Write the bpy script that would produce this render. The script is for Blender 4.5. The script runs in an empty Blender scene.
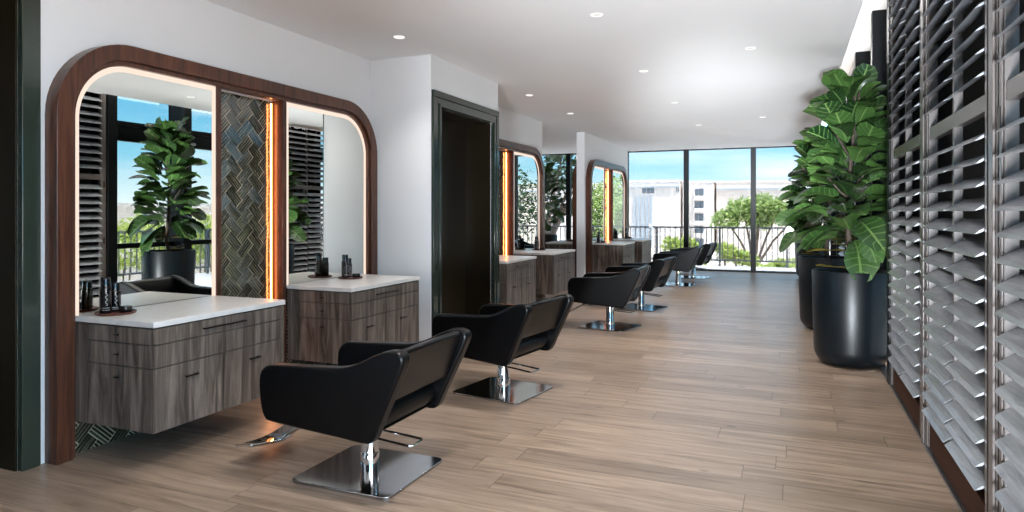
import bpy, bmesh, math, random
from mathutils import Vector, Matrix

random.seed(7)
scn = bpy.context.scene
C = scn.collection
PI = math.pi

# ---------------------------------------------------------------- camera
EYE = 1.35
FPX = 676.0
YAW = math.atan(279 / 676)
cam_d = bpy.data.cameras.new('camera')
cam = bpy.data.objects.new('camera', cam_d)
C.objects.link(cam)
cam.location = (0, 0, EYE)
cam.rotation_euler = (PI / 2, 0, YAW)
cam_d.sensor_width = 36
cam_d.lens = FPX / 1024 * 36
cam_d.shift_y = -(256 - 212) / 1024
cam_d.clip_start = 0.05
cam_d.clip_end = 500
scn.camera = cam

# ---------------------------------------------------------------- exposure
vs = scn.view_settings
vs.view_transform = 'Standard'
vs.look = 'None'
vs.exposure = 0.12
vs.gamma = 1.0
vs.use_curve_mapping = False
try:
    scn.cycles.use_denoising = True
    scn.cycles.max_bounces = 10
    scn.cycles.diffuse_bounces = 6
    scn.cycles.glossy_bounces = 6
    scn.cycles.transparent_max_bounces = 12
    scn.cycles.sample_clamp_indirect = 6
    scn.cycles.caustics_reflective = False
    scn.cycles.caustics_refractive = False
except Exception:
    pass

# ---------------------------------------------------------------- sky
SKY = 8.0          # sky brightness
GLASS = 0.41       # tint put into each pane face to dim the outdoors
world = bpy.data.worlds.new('sky')
scn.world = world
world.use_nodes = True
wt = world.node_tree
wt.nodes.clear()
w_out = wt.nodes.new('ShaderNodeOutputWorld')
w_bg = wt.nodes.new('ShaderNodeBackground')
w_tc = wt.nodes.new('ShaderNodeTexCoord')
w_sep = wt.nodes.new('ShaderNodeSeparateXYZ')
w_ramp = wt.nodes.new('ShaderNodeValToRGB')
w_map = wt.nodes.new('ShaderNodeMapping')
w_noise = wt.nodes.new('ShaderNodeTexNoise')
w_cr = wt.nodes.new('ShaderNodeValToRGB')
w_mix = wt.nodes.new('ShaderNodeMixRGB')
wt.links.new(w_tc.outputs['Generated'], w_sep.inputs[0])
wt.links.new(w_sep.outputs['Z'], w_ramp.inputs[0])
el = w_ramp.color_ramp.elements
el[0].position = 0.0
el[0].color = (0.80, 0.90, 0.97, 1)
el[1].position = 1.0
el[1].color = (0.72, 0.80, 0.90, 1)
for p, c in ((0.035, (0.56, 0.77, 0.86, 1)), (0.075, (0.24, 0.58, 0.78, 1)), (0.16, (0.12, 0.44, 0.72, 1)),
             (0.30, (0.40, 0.62, 0.88, 1)), (0.55, (0.72, 0.80, 0.90, 1))):
    e = el.new(p)
    e.color = c
wt.links.new(w_tc.outputs['Generated'], w_map.inputs[0])
w_map.inputs['Scale'].default_value = (2.0, 2.0, 16.0)
wt.links.new(w_map.outputs[0], w_noise.inputs[0])
w_noise.inputs['Scale'].default_value = 1.6
w_noise.inputs['Detail'].default_value = 5
wt.links.new(w_noise.outputs[0], w_cr.inputs[0])
w_cr.color_ramp.elements[0].position = 0.50
w_cr.color_ramp.elements[0].color = (0, 0, 0, 1)
w_cr.color_ramp.elements[1].position = 0.78
w_cr.color_ramp.elements[1].color = (0.75, 0.75, 0.75, 1)
wt.links.new(w_cr.outputs[0], w_mix.inputs[0])
wt.links.new(w_ramp.outputs[0], w_mix.inputs[1])
w_mix.inputs[2].default_value = (0.88, 0.93, 0.97, 1)
wt.links.new(w_mix.outputs[0], w_bg.inputs[0])
w_bg.inputs[1].default_value = SKY
wt.links.new(w_bg.outputs[0], w_out.inputs[0])


def add_light(name, kind, loc, rot, energy, color=(1, 1, 1), **kw):
    d = bpy.data.lights.new(name, kind)
    d.energy = energy
    d.color = color
    for k, v in kw.items():
        setattr(d, k, v)
    o = bpy.data.objects.new(name, d)
    o.location = loc
    o.rotation_euler = rot
    C.objects.link(o)
    return o


SUN_DIR = Vector((0.27, -0.19, 0.92))      # towards the sun
sun = add_light('sun', 'SUN', (0, 0, 30), (0, 0, 0), 34.0, (1, 0.97, 0.92), angle=0.05)
sun.rotation_euler = SUN_DIR.to_track_quat('Z', 'Y').to_euler()
# unseen fill lamps, the first two added behind the camera to brighten the ceiling
ceil_fill = add_light('ceiling_fill', 'SPOT', (0.1, -3.2, 0.45), (0, 0, 0), 6200, (0.87, 0.94, 1.0), spot_size=math.radians(50), spot_blend=1.0, shadow_soft_size=0.3)
far_fill = add_light('far_ceiling_fill', 'SPOT', (0.1, -3.1, 0.45), (0, 0, 0), 19000, (0.88, 0.95, 1.0), spot_size=math.radians(15), spot_blend=1.0, shadow_soft_size=0.3)
far_fill.rotation_euler = (-(Vector((-1.3, 14.0, 2.85)) - Vector((0.1, -3.1, 0.45)))).to_track_quat('Z', 'Y').to_euler()
ceil_fill.rotation_euler = (-(Vector((0.5, 14.0, 3.5)) - Vector((0.1, -3.2, 0.45)))).to_track_quat('Z', 'Y').to_euler()
left_fill = add_light('left_bay_fill', 'AREA', (-7.9, 13.2, 1.2), (0, 0, 0), 45, (0.95, 0.98, 1.0), shape='RECTANGLE', size=5.0, size_y=2.0)  # added fill lamp in the left rear bay, in front of a solid wall
add_light('pocket_fill', 'AREA', (0.475, 9.0, 3.0), (0, -PI / 2, 0), 45, (1, 0.96, 0.93), shape='RECTANGLE', size=0.1, size_y=13.0)  # added fill lamp inside the ceiling pocket, no fitting modelled
left_fill.rotation_euler = (-Vector((1, 0, 0.35))).to_track_quat('Z', 'Y').to_euler()


def portal(name, loc, rot, sx, sy):
    o = add_light(name, 'AREA', loc, rot, 1.0, shape='RECTANGLE', size=sx, size_y=sy)
    o.data.cycles.is_portal = True
    return o


portal('daylight_near', (1.05, -1.1, 1.5), (PI / 2, 0, PI / 2), 5.8, 2.9)
portal('daylight_right', (1.0, 11.0, 1.6), (PI / 2, 0, PI / 2), 10.0, 3.2)
portal('daylight_back', (-3.5, 16.3, 1.4), (-PI / 2, 0, 0), 9.0, 2.8)


# ---------------------------------------------------------------- materials
def new_mat(name):
    m = bpy.data.materials.new(name)
    m.use_nodes = True
    nt = m.node_tree
    nt.nodes.clear()
    o = nt.nodes.new('ShaderNodeOutputMaterial')
    b = nt.nodes.new('ShaderNodeBsdfPrincipled')
    nt.links.new(b.outputs[0], o.inputs[0])
    return m, nt, b, o


def col4(c):
    return (c[0], c[1], c[2], 1)


def plain(name, c, rough=0.5, metal=0.0, spec=0.5, coat=0.0, coat_r=0.1, var=0.0, vscale=8.0, bump=0.0, bscale=60.0):
    m, nt, b, o = new_mat(name)
    b.inputs['Base Color'].default_value = col4(c)
    b.inputs['Roughness'].default_value = rough
    b.inputs['Metallic'].default_value = metal
    b.inputs['Specular IOR Level'].default_value = spec
    b.inputs['Coat Weight'].default_value = coat
    b.inputs['Coat Roughness'].default_value = coat_r
    tc = nt.nodes.new('ShaderNodeTexCoord')
    n = nt.nodes.new('ShaderNodeTexNoise')
    nt.links.new(tc.outputs['Object'], n.inputs[0])
    n.inputs['Scale'].default_value = vscale
    n.inputs['Detail'].default_value = 4
    if var > 0:
        r = nt.nodes.new('ShaderNodeValToRGB')
        r.color_ramp.elements[0].position = 0.3
        r.color_ramp.elements[1].position = 0.7
        r.color_ramp.elements[0].color = col4([v * (1 - var) for v in c])
        r.color_ramp.elements[1].color = col4([min(1, v * (1 + var)) for v in c])
        nt.links.new(n.outputs[0], r.inputs[0])
        nt.links.new(r.outputs[0], b.inputs['Base Color'])
    if bump > 0:
        n2 = nt.nodes.new('ShaderNodeTexNoise')
        nt.links.new(tc.outputs['Object'], n2.inputs[0])
        n2.inputs['Scale'].default_value = bscale
        n2.inputs['Detail'].default_value = 3
        bp = nt.nodes.new('ShaderNodeBump')
        bp.inputs['Strength'].default_value = bump
        bp.inputs['Distance'].default_value = 0.002
        nt.links.new(n2.outputs[0], bp.inputs['Height'])
        nt.links.new(bp.outputs[0], b.inputs['Normal'])
    return m


def wood(name, dark, mid, light, scale, rough=0.4, spec=0.4, coat=0.0, dist=1.2, bump=0.15):
    """streaky grain; `scale` is small along the grain"""
    m, nt, b, o = new_mat(name)
    tc = nt.nodes.new('ShaderNodeTexCoord')
    mp = nt.nodes.new('ShaderNodeMapping')
    mp.inputs['Scale'].default_value = scale
    nt.links.new(tc.outputs['Object'], mp.inputs[0])
    n = nt.nodes.new('ShaderNodeTexNoise')
    n.inputs['Scale'].default_value = 1.0
    n.inputs['Detail'].default_value = 6
    n.inputs['Roughness'].default_value = 0.62
    n.inputs['Distortion'].default_value = dist
    nt.links.new(mp.outputs[0], n.inputs[0])
    r = nt.nodes.new('ShaderNodeValToRGB')
    e = r.color_ramp.elements
    e[0].position = 0.32
    e[0].color = col4(dark)
    e[1].position = 0.72
    e[1].color = col4(light)
    k = e.new(0.5)
    k.color = col4(mid)
    nt.links.new(n.outputs[0], r.inputs[0])
    nt.links.new(r.outputs[0], b.inputs['Base Color'])
    b.inputs['Roughness'].default_value = rough
    b.inputs['Specular IOR Level'].default_value = spec
    b.inputs['Coat Weight'].default_value = coat
    b.inputs['Coat Roughness'].default_value = 0.2
    bp = nt.nodes.new('ShaderNodeBump')
    bp.inputs['Strength'].default_value = bump
    bp.inputs['Distance'].default_value = 0.002
    nt.links.new(n.outputs[0], bp.inputs['Height'])
    nt.links.new(bp.outputs[0], b.inputs['Normal'])
    return m


def emit(name, c, s):
    m = bpy.data.materials.new(name)
    m.use_nodes = True
    nt = m.node_tree
    nt.nodes.clear()
    o = nt.nodes.new('ShaderNodeOutputMaterial')
    e = nt.nodes.new('ShaderNodeEmission')
    e.inputs[0].default_value = col4(c)
    e.inputs[1].default_value = s
    nt.links.new(e.outputs[0], o.inputs[0])
    return m


M = {}
M['wall'] = plain('white_paint', (0.80, 0.80, 0.81), 0.6, spec=0.3, var=0.012, vscale=1.5)
M['ceil'] = plain('ceiling_paint', (0.90, 0.90, 0.91), 0.75, spec=0.2, var=0.01, vscale=1.2)
M['pocket'] = plain('pocket_paint', (0.84, 0.82, 0.80), 0.7, spec=0.2, var=0.01)
M['walnut'] = wood('walnut', (0.030, 0.011, 0.006), (0.080, 0.028, 0.015), (0.135, 0.050, 0.027), (26, 26, 1.6), 0.30, 0.4, coat=0.1)
M['veneer'] = wood('grey_veneer', (0.028, 0.020, 0.016), (0.115, 0.090, 0.074), (0.24, 0.195, 0.165), (15, 15, 1.2), 0.42, 0.4, dist=1.6)
M['carcass'] = plain('dark_carcass', (0.012, 0.010, 0.009), 0.7)
M['stone'] = plain('pale_quartz', (0.72, 0.69, 0.66), 0.28, spec=0.5, var=0.06, vscale=14)
M['green'] = plain('dark_green_metal', (0.024, 0.034, 0.025), 0.14, spec=0.5, coat=0.3, coat_r=0.06, var=0.15, vscale=3)
M['bronze'] = plain('dark_bronze_lining', (0.016, 0.011, 0.005), 0.3, spec=0.25, coat=0.0, coat_r=0.15, var=0.2, vscale=2)
M['handle'] = plain('black_bronze_pull', (0.02, 0.017, 0.015), 0.3, metal=0.8)
M['leather'] = plain('black_leather', (0.0008, 0.001, 0.0014), 0.32, spec=0.2, bump=0.12, bscale=180)
M['chrome'] = plain('chrome', (0.80, 0.81, 0.83), 0.06, metal=1.0)
M['brushed'] = plain('brushed_steel', (0.46, 0.46, 0.47), 0.09, metal=1.0, var=0.03, vscale=30)
M['black_metal'] = plain('black_window_metal', (0.004, 0.005, 0.006), 0.35, spec=0.12)
M['track'] = plain('steel_track', (0.30, 0.30, 0.31), 0.3, metal=0.9)
M['pot'] = plain('slate_planter', (0.0022, 0.0045, 0.0065), 0.36, spec=0.3, bump=0.1, bscale=120)
M['soil'] = plain('potting_soil', (0.02, 0.014, 0.01), 0.9, var=0.5, vscale=60, bump=1.0, bscale=80)
M['bark'] = plain('fig_bark', (0.055, 0.038, 0.028), 0.8, var=0.4, vscale=40, bump=0.8, bscale=60)
M['slat'] = wood('slate_slat', (0.16, 0.17, 0.185), (0.27, 0.285, 0.31), (0.37, 0.39, 0.42), (40, 3, 40), 0.32, 0.7, coat=0.5, bump=0.08)
M['stile'] = plain('dark_brown_stile', (0.095, 0.082, 0.078), 0.28, spec=0.5, coat=0.25, coat_r=0.18)
M['brown'] = plain('brown_shutter_back', (0.050, 0.024, 0.016), 0.7, spec=0.05)
M['dark_blind'] = plain('black_blind', (0.006, 0.007, 0.008), 0.6)
M['grout'] = plain('pale_gold_grout', (0.46, 0.38, 0.27), 0.6, var=0.1, vscale=30)
M['led'] = emit('orange_led', (1.0, 0.32, 0.09), 20.0)
M['glow'] = emit('mirror_glow', (1.0, 0.78, 0.65), 1.0)
M['lens'] = emit('downlight_lens', (1.0, 0.97, 0.94), 0.75)
M['ring'] = emit('lit_trim_ring', (1.0, 0.98, 0.95), 1.15)  # bright lit edge of the trim put in as emission
M['bottle'] = plain('black_bottle', (0.006, 0.006, 0.007), 0.12, spec=0.6)
M['print'] = plain('white_print', (0.75, 0.74, 0.72), 0.5)
M['tray'] = wood('red_brown_tray', (0.05, 0.012, 0.007), (0.10, 0.028, 0.016), (0.15, 0.05, 0.03), (30, 3, 30), 0.35)
M['rail'] = plain('grey_railing', (0.10, 0.12, 0.14), 0.45, spec=0.5)
M['terrace'] = plain('pale_terrace', (0.5, 0.52, 0.56), 0.6, var=0.08, vscale=3)
M['stucco'] = plain('white_stucco', (0.86, 0.80, 0.77), 0.9, var=0.04, vscale=0.3)
M['stucco2'] = plain('cream_stucco', (0.86, 0.77, 0.71), 0.9, var=0.04, vscale=0.3)
M['fin'] = plain('blue_grey_fin', (0.45, 0.52, 0.60), 0.8)
M['bglass'] = plain('far_window_glass', (0.16, 0.20, 0.24), 0.3)
M['street'] = plain('far_ground', (0.50, 0.47, 0.43), 0.9, var=0.15, vscale=0.1)
M['trunk'] = plain('tree_trunk', (0.16, 0.12, 0.09), 0.9, var=0.3, vscale=8)

# mirror
m, nt, b, o = new_mat('mirror_silver')
b.inputs['Base Color'].default_value = (0.85, 0.86, 0.81, 1)
b.inputs['Metallic'].default_value = 1
b.inputs['Roughness'].default_value = 0.0
M['mirror'] = m

# tinted glass
m = bpy.data.materials.new('tinted_glass')
m.use_nodes = True
nt = m.node_tree
nt.nodes.clear()
o = nt.nodes.new('ShaderNodeOutputMaterial')
tr = nt.nodes.new('ShaderNodeBsdfTransparent')
tr.inputs[0].default_value = (GLASS, GLASS * 1.01, GLASS * 1.02, 1)
gl = nt.nodes.new('ShaderNodeBsdfGlossy')
gl.inputs['Roughness'].default_value = 0.0
mx = nt.nodes.new('ShaderNodeMixShader')
mx.inputs[0].default_value = 0.04
nt.links.new(tr.outputs[0], mx.inputs[1])
nt.links.new(gl.outputs[0], mx.inputs[2])
nt.links.new(mx.outputs[0], o.inputs[0])
M['glass'] = m

# glazed tile, each strip its own tone
m, nt, b, o = new_mat('olive_glazed_tile')
g = nt.nodes.new('ShaderNodeNewGeometry')
r = nt.nodes.new('ShaderNodeValToRGB')
e = r.color_ramp.elements
e[0].color = (0.010, 0.011, 0.006, 1)
e[1].color = (0.075, 0.072, 0.045, 1)
k = e.new(0.5)
k.color = (0.034, 0.032, 0.019, 1)
nt.links.new(g.outputs['Random Per Island'], r.inputs[0])
nt.links.new(r.outputs[0], b.inputs['Base Color'])
b.inputs['Roughness'].default_value = 0.12
b.inputs['Specular IOR Level'].default_value = 0.9
b.inputs['Coat Weight'].default_value = 1.0
b.inputs['Coat Roughness'].default_value = 0.06
M['tile'] = m


# oak plank floor: planks run across the room (X), 0.2 wide, 1.2 long
def plank_floor():
    m, nt, b, o = new_mat('oak_planks')
    L = nt.links
    N = nt.nodes.new

    def math_n(op, a=None, bb=None, cc=None):
        n = N('ShaderNodeMath')
        n.operation = op
        for i, v in enumerate((a, bb, cc)):
            if v is None:
                continue
            if isinstance(v, (int, float)):
                n.inputs[i].default_value = v
            else:
                L.new(v, n.inputs[i])
        return n.outputs[0]
    tc = N('ShaderNodeTexCoord')
    sp = N('ShaderNodeSeparateXYZ')
    L.new(tc.outputs['Object'], sp.inputs[0])
    x, y = sp.outputs['X'], sp.outputs['Y']
    yy = math_n('DIVIDE', math_n('SUBTRACT', y, 0.01), 0.2)
    row = math_n('FLOOR', yy)
    fy = math_n('FRACT', yy)
    wn = N('ShaderNodeTexWhiteNoise')
    wn.noise_dimensions = '1D'
    L.new(row, wn.inputs['W'])
    xs = math_n('ADD', math_n('DIVIDE', x, 1.35), math_n('MULTIPLY', wn.outputs['Value'], 7.3))
    colm = math_n('FLOOR', xs)
    fx = math_n('FRACT', xs)
    cmb = N('ShaderNodeCombineXYZ')
    L.new(row, cmb.inputs[0])
    L.new(colm, cmb.inputs[1])
    wn2 = N('ShaderNodeTexWhiteNoise')
    wn2.noise_dimensions = '3D'
    L.new(cmb.outputs[0], wn2.inputs['Vector'])
    # grain
    off = N('ShaderNodeCombineXYZ')
    L.new(math_n('MULTIPLY', wn2.outputs['Value'], 37.0), off.inputs[0])
    L.new(math_n('MULTIPLY', wn2.outputs['Value'], 91.0), off.inputs[2])
    va = N('ShaderNodeVectorMath')
    va.operation = 'ADD'
    L.new(tc.outputs['Object'], va.inputs[0])
    L.new(off.outputs[0], va.inputs[1])
    mp = N('ShaderNodeMapping')
    mp.inputs['Scale'].default_value = (1.6, 22, 6)
    L.new(va.outputs[0], mp.inputs[0])
    n1 = N('ShaderNodeTexNoise')
    n1.inputs['Scale'].default_value = 1.0
    n1.inputs['Detail'].default_value = 7
    n1.inputs['Roughness'].default_value = 0.65
    n1.inputs['Distortion'].default_value = 0.8
    L.new(mp.outputs[0], n1.inputs[0])
    r = N('ShaderNodeValToRGB')
    e = r.color_ramp.elements
    e[0].position = 0.28
    e[0].color = (0.118, 0.080, 0.056, 1)
    e[1].position = 0.75
    e[1].color = (0.400, 0.302, 0.228, 1)
    k = e.new(0.5)
    k.color = (0.270, 0.197, 0.145, 1)
    L.new(n1.outputs[0], r.inputs[0])
    # knots
    mp2 = N('ShaderNodeMapping')
    mp2.inputs['Scale'].default_value = (2.2, 5.0, 1)
    L.new(va.outputs[0], mp2.inputs[0])
    vo = N('ShaderNodeTexVoronoi')
    vo.inputs['Scale'].default_value = 1.0
    L.new(mp2.outputs[0], vo.inputs[0])
    kn = N('ShaderNodeMapRange')
    kn.inputs['From Min'].default_value = 0.03
    kn.inputs['From Max'].default_value = 0.10
    kn.inputs['To Min'].default_value = 0.45
    kn.inputs['To Max'].default_value = 1.0
    L.new(vo.outputs['Distance'], kn.inputs['Value'])
    tone = N('ShaderNodeMapRange')
    tone.inputs['To Min'].default_value = 0.80
    tone.inputs['To Max'].default_value = 1.14
    L.new(wn2.outputs['Value'], tone.inputs['Value'])
    # seams
    ex = math_n('MINIMUM', fx, math_n('SUBTRACT', 1.0, fx))
    ey = math_n('MINIMUM', fy, math_n('SUBTRACT', 1.0, fy))
    sx = math_n('GREATER_THAN', ex, 0.0016)
    sy = math_n('GREATER_THAN', ey, 0.010)
    seam = math_n('MULTIPLY', sx, sy)
    seam = math_n('ADD', math_n('MULTIPLY', seam, 0.62), 0.38)
    tot = math_n('MULTIPLY', math_n('MULTIPLY', kn.outputs[0], tone.outputs[0]), seam)
    mul = N('ShaderNodeVectorMath')
    mul.operation = 'SCALE'
    L.new(r.outputs[0], mul.inputs[0])
    L.new(tot, mul.inputs['Scale'])
    L.new(mul.outputs[0], b.inputs['Base Color'])
    b.inputs['Roughness'].default_value = 0.31
    b.inputs['Specular IOR Level'].default_value = 0.5
    bp = N('ShaderNodeBump')
    bp.inputs['Strength'].default_value = 0.25
    bp.inputs['Distance'].default_value = 0.002
    L.new(math_n('MULTIPLY', n1.outputs[0], seam), bp.inputs['Height'])
    L.new(bp.outputs[0], b.inputs['Normal'])
    return m


M['floor'] = plank_floor()


# fig leaves with pale ribs (uv: u along leaf, v across)
def leaf_mat(name, c1, c2, vein, transl=0.25):
    m, nt, b, o = new_mat(name)
    L = nt.links
    N = nt.nodes.new
    uv = N('ShaderNodeUVMap')
    sp = N('ShaderNodeSeparateXYZ')
    L.new(uv.outputs[0], sp.inputs[0])

    def mn(op, a, bb=None):
        n = N('ShaderNodeMath')
        n.operation = op
        for i, v in enumerate((a, bb)):
            if v is None:
                continue
            if isinstance(v, (int, float)):
                n.inputs[i].default_value = v
            else:
                L.new(v, n.inputs[i])
        return n.outputs[0]
    u, v = sp.outputs[0], sp.outputs[1]
    av = mn('ABSOLUTE', mn('SUBTRACT', v, 0.5))
    mid = mn('LESS_THAN', av, 0.035)
    side = mn('LESS_THAN', mn('ABSOLUTE', mn('SUBTRACT', mn('FRACT', mn('MULTIPLY', mn('SUBTRACT', u, mn('MULTIPLY', av, 0.45)), 7.0)), 0.5)), 0.07)
    vn = mn('MAXIMUM', mid, mn('MULTIPLY', side, 0.7))
    g = N('ShaderNodeNewGeometry')
    r = N('ShaderNodeValToRGB')
    r.color_ramp.elements[0].color = col4(c1)
    r.color_ramp.elements[1].color = col4(c2)
    L.new(g.outputs['Random Per Island'], r.inputs[0])
    mx = N('ShaderNodeMixRGB')
    L.new(vn, mx.inputs[0])
    L.new(r.outputs[0], mx.inputs[1])
    mx.inputs[2].default_value = col4(vein)
    L.new(mx.outputs[0], b.inputs['Base Color'])
    b.inputs['Roughness'].default_value = 0.32
    b.inputs['Specular IOR Level'].default_value = 0.5
    bp = N('ShaderNodeBump')
    bp.inputs['Strength'].default_value = 0.5
    bp.inputs['Distance'].default_value = 0.004
    L.new(vn, bp.inputs['Height'])
    L.new(bp.outputs[0], b.inputs['Normal'])
    t = N('ShaderNodeBsdfTranslucent')
    L.new(mx.outputs[0], t.inputs[0])
    ms = N('ShaderNodeMixShader')
    ms.inputs[0].default_value = transl
    L.new(b.outputs[0], ms.inputs[1])
    L.new(t.outputs[0], ms.inputs[2])
    L.new(ms.outputs[0], o.inputs[0])
    return m


M['fig'] = leaf_mat('fig_leaf', (0.004, 0.021, 0.006), (0.055, 0.125, 0.028), (0.12, 0.20, 0.06), 0.10)
M['yellow_leaf'] = leaf_mat('yellowing_leaf', (0.30, 0.24, 0.03), (0.38, 0.28, 0.04), (0.45, 0.38, 0.10))
M['tree_leaf'] = leaf_mat('tree_leaf', (0.24, 0.36, 0.10), (0.52, 0.64, 0.28), (0.40, 0.52, 0.22), 0.45)
M['tree_dark'] = leaf_mat('dark_tree_leaf', (0.02, 0.05, 0.02), (0.07, 0.13, 0.05), (0.05, 0.10, 0.04), 0.2)
M['hedge'] = leaf_mat('hedge_leaf', (0.30, 0.42, 0.08), (0.62, 0.70, 0.24), (0.55, 0.65, 0.22), 0.4)


# ---------------------------------------------------------------- mesh helpers
def nb():
    return bmesh.new()


def add_box(bm, x0, x1, y0, y1, z0, z1):
    v = [bm.verts.new(p) for p in ((x0, y0, z0), (x1, y0, z0), (x1, y1, z0), (x0, y1, z0),
                                   (x0, y0, z1), (x1, y0, z1), (x1, y1, z1), (x0, y1, z1))]
    for f in ((3, 2, 1, 0), (4, 5, 6, 7), (0, 1, 5, 4), (1, 2, 6, 5), (2, 3, 7, 6), (3, 0, 4, 7)):
        bm.faces.new([v[i] for i in f])
    return v


def add_prism(bm, pts, fn, a0, a1):
    """pts 2-D outline (ccw); fn(p, a) -> 3-D"""
    lo = [bm.verts.new(fn(p, a0)) for p in pts]
    hi = [bm.verts.new(fn(p, a1)) for p in pts]
    n = len(pts)
    bm.faces.new(lo)
    bm.faces.new(hi[::-1])
    for i in range(n):
        bm.faces.new((lo[i], hi[i], hi[(i + 1) % n], lo[(i + 1) % n]))


def add_tube(bm, pts, r, seg=10, closed=False):
    pts = [Vector(p) for p in pts]
    n = len(pts)
    rings = []
    up = Vector((0, 0, 1))
    prev = None
    for i, p in enumerate(pts):
        a = pts[(i - 1) % n] if (closed or i > 0) else pts[i]
        c = pts[(i + 1) % n] if (closed or i < n - 1) else pts[i]
        t = (c - a)
        if t.length < 1e-9:
            t = Vector((0, 0, 1))
        t.normalize()
        if prev is None:
            s = t.cross(up)
            if s.length < 1e-3:
                s = t.cross(Vector((1, 0, 0)))
        else:
            s = prev - t * prev.dot(t)
        s.normalize()
        prev = s
        q = t.cross(s)
        rr = r[i] if isinstance(r, (list, tuple)) else r
        rings.append([bm.verts.new(p + (s * math.cos(2 * PI * j / seg) + q * math.sin(2 * PI * j / seg)) * rr) for j in range(seg)])
    m = n if closed else n - 1
    for i in range(m):
        A, B = rings[i], rings[(i + 1) % n]
        for j in range(seg):
            bm.faces.new((A[j], A[(j + 1) % seg], B[(j + 1) % seg], B[j]))
    if not closed:
        bm.faces.new(rings[0][::-1])
        bm.faces.new(rings[-1])


def add_lathe(bm, prof, cx=0, cy=0, seg=32):
    """prof list of (r,z); r=0 ends close to a point"""
    rings = []
    for r, z in prof:
        if r < 1e-6:
            rings.append([bm.verts.new((cx, cy, z))])
        else:
            rings.append([bm.verts.new((cx + r * math.cos(2 * PI * j / seg), cy + r * math.sin(2 * PI * j / seg), z)) for j in range(seg)])
    for A, B in zip(rings, rings[1:]):
        for j in range(seg):
            k = (j + 1) % seg
            if len(A) == 1 and len(B) == 1:
                continue
            if len(A) == 1:
                bm.faces.new((A[0], B[k], B[j]))
            elif len(B) == 1:
                bm.faces.new((A[j], A[k], B[0]))
            else:
                bm.faces.new((A[j], A[k], B[k], B[j]))


def smooth_pts(P, n=4, closed=True):
    out = []
    N_ = len(P)
    for i in range(N_ if closed else N_ - 1):
        p0, p1, p2, p3 = [P[(i + k) % N_] if closed else P[max(0, min(N_ - 1, i + k))] for k in (-1, 0, 1, 2)]
        for j in range(n):
            t = j / n
            out.append(tuple(0.5 * ((2 * b_) + (-a + c) * t + (2 * a - 5 * b_ + 4 * c - d) * t * t + (-a + 3 * b_ - 3 * c + d) * t ** 3)
                             for a, b_, c, d in zip(p0, p1, p2, p3)))
    if not closed:
        out.append(tuple(P[-1]))
    return out


def obj(name, bm, mat, parent=None, bevel=0.0, smooth=False, seg=2, angle=40):
    bmesh.ops.recalc_face_normals(bm, faces=bm.faces)
    me = bpy.data.meshes.new(name)
    bm.to_mesh(me)
    bm.free()
    me.materials.append(mat)
    o = bpy.data.objects.new(name, me)
    C.objects.link(o)
    if parent is not None:
        o.parent = parent
    if smooth or bevel > 0:
        for p in me.polygons:
            p.use_smooth = True
        me.set_sharp_from_angle(angle=math.radians(angle))
    if bevel > 0:
        md = o.modifiers.new('bevel', 'BEVEL')
        md.width = bevel
        md.segments = seg
        md.limit_method = 'ANGLE'
        md.angle_limit = math.radians(35)
        md.harden_normals = False
    return o


def thing(name, label, cat, loc=(0, 0, 0), rotz=0.0, group=None):
    o = bpy.data.objects.new(name, None)
    C.objects.link(o)
    o.empty_display_size = 0.1
    o.location = loc
    o.rotation_euler = (0, 0, rotz)
    o['label'] = label
    o['category'] = cat
    if group:
        o['group'] = group
    return o


def tag(o, label, cat, group=None, kind=None):
    o['label'] = label
    o['category'] = cat
    if group:
        o['group'] = group
    if kind:
        o['kind'] = kind
    return o


def struct_empty(name, label=None, loc=(0, 0, 0)):
    o = bpy.data.objects.new(name, None)
    C.objects.link(o)
    o.location = loc
    o['kind'] = 'structure'
    if label:
        o['label'] = label
        o['category'] = name.split('_')[0]
    return o


def struct(name, bm, mat, parent=None, label=None, cat=None, **kw):
    o = obj(name, bm, mat, parent, **kw)
    if parent is None:
        o['kind'] = 'structure'
        if label:
            o['label'] = label
        o['category'] = cat or name.split('_')[0]
    return o


def dup(root, loc, rotz, label, group=None):
    r_ = root.copy()
    C.objects.link(r_)
    r_.location = loc
    r_.rotation_euler = (0, 0, rotz)
    r_['label'] = label
    if group:
        r_['group'] = group
    for ch in list(root.children):
        c = ch.copy()
        C.objects.link(c)
        c.parent = r_
        for g_ in list(ch.children):
            d = g_.copy()
            C.objects.link(d)
            d.parent = c
    return r_


# ---------------------------------------------------------------- room dimensions
CEIL = 2.80
WX = -3.71        # left wall
YB = 16.08        # back glazing
POCKET = 3.24

# floor and ceiling
bm = nb()
add_box(bm, -8.0, 1.05, -4.0, YB + 0.06, -0.2, 0.0)
struct('floor', bm, M['floor'], label='pale oak plank floor')
bm = nb()
add_box(bm, -8.0, 0.46, -4.0, YB + 0.06, CEIL, POCKET + 0.25)
struct('ceiling', bm, M['ceil'], label='white plaster ceiling')
bm = nb()
add_box(bm, 0.46, 1.4, -4.0, YB + 0.06, POCKET, POCKET + 0.25)
struct('ceiling_pocket', bm, M['pocket'], label='raised white ceiling pocket along the window wall', cat='ceiling')

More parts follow.
